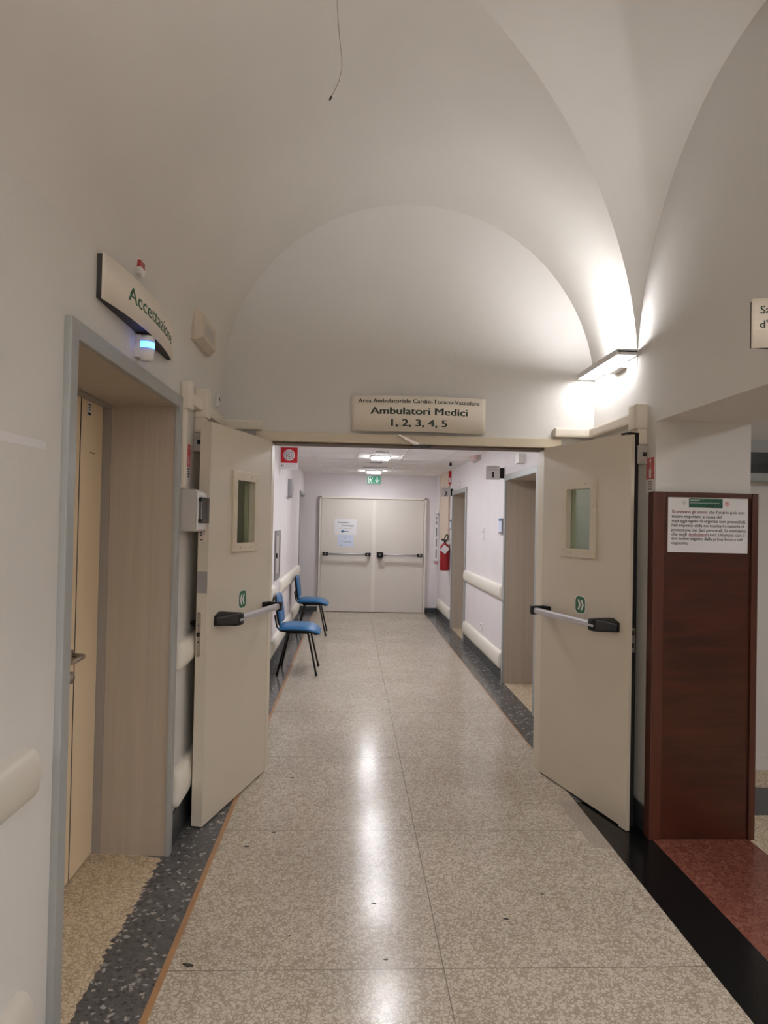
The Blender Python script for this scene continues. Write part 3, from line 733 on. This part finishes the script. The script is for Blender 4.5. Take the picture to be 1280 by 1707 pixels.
# ---------------------------------------------------------------- wall lamp by the arch, added fill lamps behind
def wall_lamp(x, s, y, z, label, up, dn, hid=False):
    t = thing('wall_lamp', label, 'wall lamp', (x, y, z), 0 if s > 0 else PI, 'linear wall lamps')
    L = .345
    MB().box(.014, .122, -L, L, .006, .018, .002).build('housing', 'white', t)
    mb = MB(); mb.box(.010, .014, -L, L, -.008, .026, .001); mb.box(.122, .126, -L, L, -.008, .026, .001); mb.box(.014, .122, -L, -L+.004, -.008, .026); mb.box(.014, .122, L-.004, L, -.008, .026)
    mb.build('side_frame', 'white', t)
    MB().box(.078, .116, .05, .325, .019, .022).build('uplight', up, t)
    MB().box(.018, .118, -L+.012, L-.06, -.006, .004).build('diffuser', dn, t)
    MB().box(0, .045, -.02, .18, -.040, .008, .004).build('bracket', 'white', t)
    return t
wall_lamp(XR, -1, 4.175, 2.555, 'long white wall lamp glowing beside the arch on the right', 'litup', 'litdn')
wall_lamp(XR, -1, -.6, 2.5, 'added fill lamp on the right wall behind the viewer', 'fillup', 'filldn')  # this and the next two are unseen, added to brighten the hall
wall_lamp(XL, 1, -1.6, 2.5, 'added fill lamp on the left wall behind the viewer', 'fillup', 'filldn')
wall_lamp(XR, -1, -3.0, 2.5, 'added fill lamp near the back end of the hall', 'fillup', 'filldn')

# hanging wire
pts = [(-.095, 2.6, 3.585), (-.092, 2.6, 3.52), (-.086, 2.602, 3.45), (-.079, 2.602, 3.38), (-.070, 2.604, 3.31), (-.069, 2.605, 3.27), (-.078, 2.606, 3.225), (-.096, 2.606, 3.185), (-.107, 2.606, 3.162)]
w = thing('hanging_wire', 'thin loose wire hanging from the vault near the top edge', 'wire', (0, 0, 0))
MB().tube(pts, .0016, 8).build('wire', 'cable', w)
MB().tube([(-.105, 2.606, 3.166), (-.111, 2.606, 3.153)], .004, 8).build('tip', 'litter', w)

# ---------------------------------------------------------------- brown wooden panel on the right pier
wp = thing('wood_panel', 'tall dark brown wooden panel cladding the pier on the right', 'wood cladding', (XR, OPY1, 0))
MB().box(.0, .525, -.022, -.001, 0, 1.775).build('board', 'mahog', wp)
mb = MB(); mb.box(-.006, .035, -.034, -.022, 0, 1.782, .003); mb.box(.497, .53, -.034, -.022, 0, 1.782, .003); mb.box(.035, .497, -.030, -.022, 1.755, 1.782, .003)
mb.box(-.022, -.001, -.034, .035, 0, 1.782, .003); mb.box(.506, .53, -.022, .12, 0, 1.782, .003)
mb.build('edge_strip', 'mahogv', wp)
nb = thing('notice_board', 'white printed notice on the brown panel with a green header', 'notice', (1.632, OPY1-.0225, 1.471))
NW, NH = .422, .294
MB().box(0, NW, -.002, 0, 0, NH).build('sheet', 'paper', nb)
fn = lambda u, v, h: (u, -.0024, v)
K, Rr = MB(), MB()
lines = [[('Si avvisano gli utenti', 1), (" che l'orario può non", 0)], [('essere rispettato a causa del', 0)], [('sopraggiungere di urgenze non prevedibili.', 0)],
         [('Nel rispetto della normativa in materia di', 0)], [('protezione dei dati personali, La avvisiamo', 0)], [('che negli ', 0), ('Ambulatori', 1), (' sarà chiamato con il', 0)],
         [('suo nome seguito dalla prima lettera del', 0)], [('cognome.', 0)]]
BO = .022
em_ = .392/text_width(lines[2][0][0], BO); bw = text_width('|', BO)
for row, off in zip(lines, (.0916, .1157, .139, .162, .1856, .208, .230, .253)):
    full = ''; x = .020
    for s, r in row:
        pre = text_width(full+'|', BO)*em_ - bw*em_ if full else 0
        lead = s[0] == ' '
        ss = s.strip()
        if lead: pre = text_width(full+' |', BO)*em_ - bw*em_
        wd = letters(Rr if r else K, ss, fn, x+pre, NH-off, cap=.727*em_, width=text_width(ss, BO)*em_, bold=BO, ext=0)
        if ss == 'Ambulatori': Rr.quad(fn(x+pre, NH-off-.003, 0), fn(x+pre+wd, NH-off-.003, 0), fn(x+pre+wd, NH-off-.0042, 0), fn(x+pre, NH-off-.0042, 0))
        full += s
K.build('lettering', 'ink', nb); Rr.build('red_lettering', 'redink', nb)['label'] = 'words in red'
hd = MB().box(.109, .287, -.0026, -.002, NH-.0625, NH-.0145).build('header', mat('header_green', (16, 78, 56), .6), nb)
mb = MB(); letters(mb, "SANT'ORSOLA", lambda u, v, h: (u, -.003, v), .28, NH-.0575, cap=.0095, width=.076, align='R', bold=.004, ext=0)
for z, a, b in ((.021, .115, .19), (.026, .115, .165), (.037, .115, .27)): mb.box(a, b, -.0029, -.0026, NH-z-.0008, NH-z+.0008)
mb.build('header_print', 'paper', hd)
mb = MB()
for q in range(8):
    a = q*PI/4; mb.tube([(.085+.004*math.cos(a), -.0024, NH-.038+.004*math.sin(a)), (.085+.011*math.cos(a), -.0024, NH-.038+.011*math.sin(a))], .0011, 6)
mb.build('grey_emblem', 'greyprint', nb)
mb = MB()
for q in range(12):
    a = q*PI/6; mb.tube([(.312+.003*math.cos(a), -.0024, NH-.040+.003*math.sin(a)), (.312+.014*math.cos(a), -.0024, NH-.040+.014*math.sin(a))], .0013, 6)
mb.build('pink_emblem', 'pink', nb)

# ---------------------------------------------------------------- waiting room glimpses
dp = thing('display_unit', 'grey framed dark display high on the waiting room wall', 'display', (2.45, 4.62, 1.915))
mb = MB(); mb.box(0, .95, -.09, 0, 0, .055, .004); mb.box(0, .95, -.09, 0, .19, .27, .004); mb.box(0, .03, -.09, 0, .05, .2, .004); mb.box(.92, .95, -.09, 0, .05, .2, .004); mb.build('frame', 'casing', dp)
MB().box(.02, .93, -.075, -.005, .05, .2).build('screen', 'screen', dp)
for k in range(22): MB().box(.06+.04*k, .075+.04*k, -.077, -.075, .10, .115).build('indicator', 'litter', dp)
sl = thing('ceiling_lamp', 'added ceiling lamp out of view in the waiting room', 'ceiling lamp', (3.6, 1.8, 2.7))  # out of view, added as a light source for this room
MB().box(-.32, .32, -.32, .32, -.035, 0, .004).build('frame', 'white', sl); MB().box(-.29, .29, -.29, .29, -.042, -.035).build('diffuser', 'side', sl)

# ---------------------------------------------------------------- corridor: ceiling lamps and vents
cl = None
for y, l in ((11.7, 'farthest ceiling lamp, in front of the exit sign'), (9.15, 'second farthest ceiling lamp, above the middle of the corridor'), (7.6, 'ceiling lamp just past the near clinic doorway'), (5.9, 'ceiling lamp nearest behind the door lintel')):
    if cl is None:
        cl = thing('ceiling_lamp', l, 'ceiling lamp', (.366, y, HC), 0, 'corridor ceiling lamps')
        MB().box(-.122, .122, -.152, .152, -.020, 0, .002).build('frame', 'white', cl)
        MB().box(-.11, .11, -.14, .14, -.036, -.010, .008).build('diffuser', 'panel', cl)
    else: dup(cl, (.366, y, HC), 0, l)
def vent(xc, y, w, label):
    t = thing('ceiling_vent', label, 'ceiling vent', (xc, y, HC), 0, 'ceiling vents')
    MB().box(-w/2, w/2, -.07, .07, -.008, 0, .002).build('frame', 'white', t)
    mb = MB()
    for k in range(4): mb.box(-w/2+.015, w/2-.015, -.05+.028*k, -.04+.028*k, -.011, -.0079)
    mb.build('slat', 'greyd', t); return t
vent(.36, 8.45, .20, 'small ceiling vent in front of the nearer visible lamp')
vent(.34, 10.0, .20, 'narrow ceiling vent between the two visible lamps')
vent(.36, 10.85, .40, 'wide ceiling vent just before the farthest lamp')
tag(MB().lathe([(.016, HC-.05), (.02, HC-.03), (.012, HC)], (1.364, 9.74, 0), 'z', 14).build('ceiling_sensor', 'black'), 'tiny black sensor on the corridor ceiling near sign 2', 'sensor')

# exit sign
ex = thing('exit_sign', 'green lit exit sign over the far double doors', 'exit sign', (.265, YF, 2.277))
MB().box(0, .262, -.05, 0, 0, .155, .006).build('box', 'white', ex)
MB().box(.012, .250, -.053, -.049, .012, .143).build('green_face', 'exitg', ex)
mb = MB(); f = -.0536
def poly(pts): mb.f([mb.v((a, f, b)) for a, b in pts])
for p in ([(.036, .024), (.042, .024), (.042, .132), (.036, .132)], [(.042, .126), (.105, .126), (.105, .132), (.042, .132)], [(.100, .095), (.105, .095), (.105, .132), (.100, .132)],
          [(.060, .103), (.067, .110), (.074, .103), (.067, .096)], [(.058, .092), (.080, .094), (.076, .062), (.062, .062)], [(.062, .064), (.072, .064), (.058, .030), (.048, .030)],
          [(.068, .064), (.078, .064), (.092, .046), (.086, .040)], [(.086, .046), (.092, .046), (.092, .026), (.086, .026)], [(.058, .092), (.060, .084), (.046, .070), (.043, .076)], [(.078, .092), (.095, .078), (.092, .072), (.076, .082)],
          [(.180, .130), (.196, .130), (.196, .075), (.180, .075)], [(.152, .080), (.168, .080), (.188, .050), (.188, .028)], [(.224, .080), (.208, .080), (.188, .050), (.188, .028)]): poly(p)
mb.build('pictogram', 'exitw', ex)

# ---------------------------------------------------------------- corridor: left wall
hs = thing('hose_sign', 'square red hose reel sign standing out from the left corridor wall', 'safety sign', (XL, 8.3, 2.195))
MB().box(.0, .215, -.006, 0, 0, .27, .002).build('plate', 'paper', hs)
MB().prism([(0, 0), (.012, 0), (.002, -.08), (0, -.08)], 1, -.02, -.001).build('bracket', 'white', hs)
MB().box(.012, .205, -.0072, -.006, .075, .262).build('red_field', 'redp', hs)
mb = MB(); mb.lathe([(.066, -.0086), (.066, -.0072)], (.108, 0, .166), 'y', 48); mb.build('reel_disc', 'paper', hs)
mb = MB(); pr = None
P0 = []; P1 = []
for k in range(121):
    a = k/120*2*PI*2.7; r = .006+.053*k/120; P0.append((.108+(r-.003)*math.cos(a), -.0091, .166+(r-.003)*math.sin(a))); P1.append((.108+(r+.003)*math.cos(a), -.0091, .166+(r+.003)*math.sin(a)))
for k in range(120): mb.quad(P0[k], P0[k+1], P1[k+1], P1[k])
mb.build('spiral', mat('spiral_red', (96, 22, 34), .6), hs)
mb = MB(); letters(mb, 'N', lambda u, v, h: (u, -.0065, v), .02, .028, cap=.028, bold=.03, ext=0); mb.box(.06, .19, -.0065, -.006, .052, .0535); mb.box(.06, .19, -.0065, -.006, .026, .0275); mb.build('lettering', 'ink', hs)
ws = thing('wall_speaker', 'curved grey wall fitting high on the left corridor wall', 'wall fitting', (XL, 9.45, 1.905))
mb = MB(); mb.grid(lambda a, z: (.012+.06*math.sin(a)*(1-.25*abs(z-.12)/.12), -.17*math.cos(a), z), [PI*k/16 for k in range(17)], [.0, .012, .06, .12, .18, .228, .24])
mb.build('shade', 'greyd', ws, True)
MB().box(0, .013, -.17, .17, 0, .24).build('back_plate', 'white', ws)
hc = thing('hose_cabinet', 'grey framed hose cabinet in the left corridor wall above the near chair', 'hose cabinet', (XL, 7.92, .93))
mb = MB(); mb.box(0, .018, 0, .06, 0, .55, .002); mb.box(0, .018, .46, .52, 0, .55, .002); mb.box(0, .018, .06, .46, 0, .06, .002); mb.box(0, .018, .06, .46, .49, .55, .002); mb.build('frame', 'greyd', hc)
MB().box(0, .008, .06, .46, .06, .49).build('window', 'grey', hc); MB().box(.018, .034, .02, .05, .24, .30, .003).build('latch', 'black', hc)

# ---------------------------------------------------------------- corridor: right wall
def room_sign(y, x0, z0, num, label, s=.145):
    t = thing('room_sign', label, 'room sign', (x0, y, z0), 0, 'clinic room signs')
    MB().box(0, s, -.008, 0, 0, s, .002).build('plate', mat('room_plate', (206, 202, 200), .5), t)
    MB().box(s, XR-x0, -.012, .004, .015, s-.02, .003).build('bracket', 'black', t)
    mb = MB(); fn = lambda u, v, h: (u, -.0085, v)
    letters(mb, num, fn, s*.5, .02, cap=.066, align='C', bold=.10, ext=0)
    letters(mb, 'Ambulatorio', fn, s*.5, .098, width=s*.84, cap=.0125, align='C', bold=.015, ext=0)
    mb.build('lettering', 'ink', t)
    mb = MB()
    for z, a, b in ((.131, .03, .11), (.123, .015, .125)): mb.box(a, b, -.0085, -.008, z, z+.005)
    mb.build('header', 'greyprint', t); return t
room_sign(7.26, 1.385, 2.062, '1', 'square room sign 1 beside the near clinic doorway')
room_sign(10.98, 1.398, 2.022, '2', 'square room sign 2 beside the far clinic doorway')
def holder(y, label):
    t = thing('card_holder', label, 'door plate', (XR, y, 1.50), 0, 'door plates')
    MB().box(-.02, 0, -.075, .075, 0, .165, .004).build('holder', 'greyd', t); MB().box(-.023, -.02, -.066, .07, .025, .135).build('card', 'paperb', t)
    MB().box(-.0235, -.02, -.07, .07, .142, .158).build('band', 'arrow', t); return t
holder(7.31, 'grey door plate with card by the near clinic doorway'); holder(11.0, 'grey door plate with card by the far clinic doorway')
def plate(name, y, z0, z1, w, label, cat, d=.014, slot=True, m='white'):
    t = thing(name, label, cat, (XR, y, z0)); h = z1-z0
    MB().box(-d, 0, -w/2, w/2, 0, h, .003).build('plate', m, t)
    if slot: MB().box(-d-.002, -d, -w/4, w/4, h*.62, h*.8).build('button', 'greyd', t)
    return t
plate('light_switch', 8.30, 1.42, 1.55, .09, 'white light switch on the pier between the clinic doorways', 'switch')
plate('wall_socket', 8.33, .35, .43, .09, 'low white socket on the pier between the clinic doorways', 'socket')
plate('room_thermostat', 10.2, 2.14, 2.22, .09, 'small white box over the far clinic doorway', 'thermostat', .03)
plate('sensor_box', 6.45, 2.165, 2.25, .14, 'small white box over the near clinic doorway', 'sensor', .06, False)
el = thing('emergency_light', 'small emergency light with pinkish cover high on the right corridor wall', 'emergency light', (XR, 8.8, 2.385))
MB().box(-.035, 0, -.19, .19, 0, .115, .004).build('back_box', 'grey', el); MB().box(-.075, -.035, -.17, .17, .008, .107, .008).build('cover', mat('pink_cover', (206, 176, 172), .4), el)
tag(MB().box(XR-.03, XR-.0005, 11.2, 12.28, 1.33, HC-.002, .004).build('riser_cover', mat('riser_beige', (200, 182, 164), .6)), 'beige riser cover on the right wall above the extinguisher', 'riser cover')
tag(MB().box(XR-.05, XR, 12.30, YF-.001, 1.775, HC-.002, .006).build('corner_trunking', 'white'), 'white vertical trunking in the far right corner', 'cable trunking')
sp = thing('slot_panel', 'tall white panel with grey slots beside the far doors', 'wall panel', (1.49, YF, .93))
MB().box(0, .082, -.06, 0, 0, .84, .005).build('body', 'white', sp)
mb = MB()
for z in (.06, .25, .44): mb.box(.03, .052, -.062, -.059, z, z+.15)
mb.box(.03, .05, -.062, -.059, .66, .71); mb.box(.03, .048, -.062, -.059, .75, .78); mb.build('slot', 'greyd', sp)
tag(MB().box(1.515, 1.57, YF-.0015, YF, .87, .915).build('wall_sticker', 'pink'), 'small pink sticker under the slotted panel by the far doors', 'sticker')
fs = thing('extinguisher_sign', 'red sign standing out above the fire extinguisher', 'safety sign', (XR, 11.12, 2.225))
MB().box(-.045, 0, -.004, .004, 0, .21, .001).build('plate', 'redp', fs); MB().box(-.038, -.008, -.0052, -.004, .03, .10).build('pictogram', 'paper', fs)

fe = thing('fire_extinguisher', 'red fire extinguisher with white tag on the right corridor wall', 'fire extinguisher', (1.496, 11.16, .862))
mb = MB(); mb.lathe([(.06, 0), (.074, .006), (.076, .03), (.076, .35), (.070, .385), (.052, .412), (.026, .428), (.024, .436)], n=32); mb.build('cylinder', 'red', fe)
mb = MB(); mb.lathe([(.02, .436), (.02, .465)], n=16); mb.box(-.05, .03, -.011, .011, .462, .474, .002)
mb.prism([(-.055, .478), (.03, .474), (.03, .484), (-.06, .502)], 1, -.009, .009); mb.build('valve', 'black', fe)
mb = MB().tube([(.015, -.01, .455), (.035, -.02, .49), (.046, -.03, .53), (.035, -.04, .565), (.01, -.045, .56), (-.004, -.045, .53), (-.012, -.045, .50)], .009, 12); mb.build('hose', 'black', fe)
mb = MB(Matrix.Translation((-.012, -.084, .335)) @ Matrix.Rotation(math.radians(38), 4, 'Y')); mb.box(-.052, .052, -.0015, .0015, -.055, .055); mb.build('inspection_tag', 'paper', fe)
mb = MB(); mb.tube([(-.012, -.084, .40), (0, -.03, .45)], .0012, 6); mb.build('tag_string', 'paper', fe)
MB().box(.0755, XR-1.496, -.025, .025, .28, .42, .003).build('wall_bracket', 'blackm', fe)

# ---------------------------------------------------------------- chairs (front faces +X)
def make_chair(label):
    t = thing('visitor_chair', label, 'chair', (0, 0, 0), 0, 'blue visitor chairs in the corridor')
    # seat: padded, waterfall front
    def seat(u, v, top):
        y = v*.228; x = -.205+u*.435
        rim = max(0, 1-abs(v)**6) * max(0, 1-abs(2*u-1)**8)
        z = .462 - .020*max(0, (u-.62)/.38)**2*2.2 + .012*math.cos((u-.4)*2.5)
        cr = 1-.10*abs(2*u-1)**4
        return (x, y*cr, z + (.032*rim**.5 if top else -.026*rim**.5))
    us = [.5-.5*math.cos(PI*i/18) for i in range(19)]; vs = [-math.cos(PI*i/18) for i in range(19)]
    mb = MB(); mb.grid(lambda u, v: seat(u, v, 1), us, vs); mb.grid(lambda u, v: seat(u, v, 0), us, vs)
    st = mb.build('seat', 'blue', t, True)
    mb = MB(); mb.grid(lambda u, v: (lambda p: (p[0], p[1]*.93, p[2]-.016))(seat(.06+u*.86, v, 0)), us, vs); mb.grid(lambda u, v: (lambda p: (p[0], p[1]*.93, p[2]-.003))(seat(.06+u*.86, v, 0)), us, vs)
    mb.build('seat_shell', 'black', st, True)
    # back: curved cushion with black shell behind
    def back(u, v, d):
        y = v*.225; s = abs(v); z = .50+u*.315
        rr = 1-.16*(abs(2*u-1)**4); y *= rr
        x = -.185 - (z-.50)*.13 - .022*(1-s*s) + d
        return (x, y, z)
    us2 = [.5-.5*math.cos(PI*i/14) for i in range(15)]
    rim = lambda u, v: (max(0, 1-abs(v)**6)*max(0, 1-abs(2*u-1)**6))**.5
    mb = MB(); mb.grid(lambda u, v: back(u, v, .034*rim(u, v)), us2, vs); mb.grid(lambda u, v: back(u, v, -.002), us2, vs); bk = mb.build('backrest', 'blue', t, True)
    mb = MB(); mb.grid(lambda u, v: back(u, v*.99, -.002), us2, vs); mb.grid(lambda u, v: back(u, v*.98, -.002-.020*rim(u, v)), us2, vs); mb.build('back_shell', 'black', bk, True)
    mb = MB()
    for s in (-1, 1):
        mb.tube([(-.06, s*.10, .432), (-.15, s*.10, .432), (-.195, s*.10, .440), (-.225, s*.10, .475), (-.240, s*.10, .54), (-.252, s*.10, .60)], .009, 10)
    mb.build('back_support', 'blackm', t)
    mb = MB()
    for s in (-1, 1): mb.tube([(-.125, s*.17, .428), (.115, s*.17, .428)], .0105, 10)
    mb.tube([(.10, -.17, .426), (.10, .17, .426)], .0105, 10); mb.tube([(-.11, -.17, .426), (-.11, .17, .426)], .0105, 10)
    mb.build('underframe', 'blackm', t)
    for sx, a, b in ((1, .10, .2), (-1, -.10, -.2)):
        for s in (-1, 1):
            lg = MB().tube([(a, s*.17, .43), (a+sx*.012, s*.178, .40), (b, s*.243, .012)], .0105, 12).build('leg', 'blackm', t)
            MB().lathe([(.013, 0), (.014, .02), (.012, .03)], (b, s*.243, 0), 'z', 14).build('foot', 'black', lg)
    return t
ch = make_chair('nearer blue padded chair with black legs, beside the open left leaf'); ch.location = (-.525, 7.60, 0)
dup(ch, (-.520, 10.16, 0), 0, 'farther blue padded chair with black legs, nearer the far doors')

# ---------------------------------------------------------------- litter on the floor
for x, y, r in ((-.545, 2.575, .016), (.13, 2.98, .007), (-.36, 3.66, .008), (.66, 2.86, .008), (.16, 2.6, .006), (-.47, 3.5, .01), (-.2, 2.75, .006), (-.33, 4.43, .01), (.86, 3.05, .006)):
    mb = MB(Matrix.Translation((x, y, 0)) @ Matrix.Rotation(random.uniform(-.5, .5), 4, 'Z'))
    n = 9; rs = [r*random.uniform(.5, 1) for _ in range(n)]
    mb.prism([(1.6*rs[k]*math.cos(2*PI*k/n), .7*rs[k]*math.sin(2*PI*k/n)) for k in range(n)], 2, 0, r*.25)
    tag(mb.build('litter_scrap', 'litter'), 'tiny dark scrap of litter lying on the terrazzo floor', 'litter', 'litter on the floor')
bpy.context.view_layer.update()
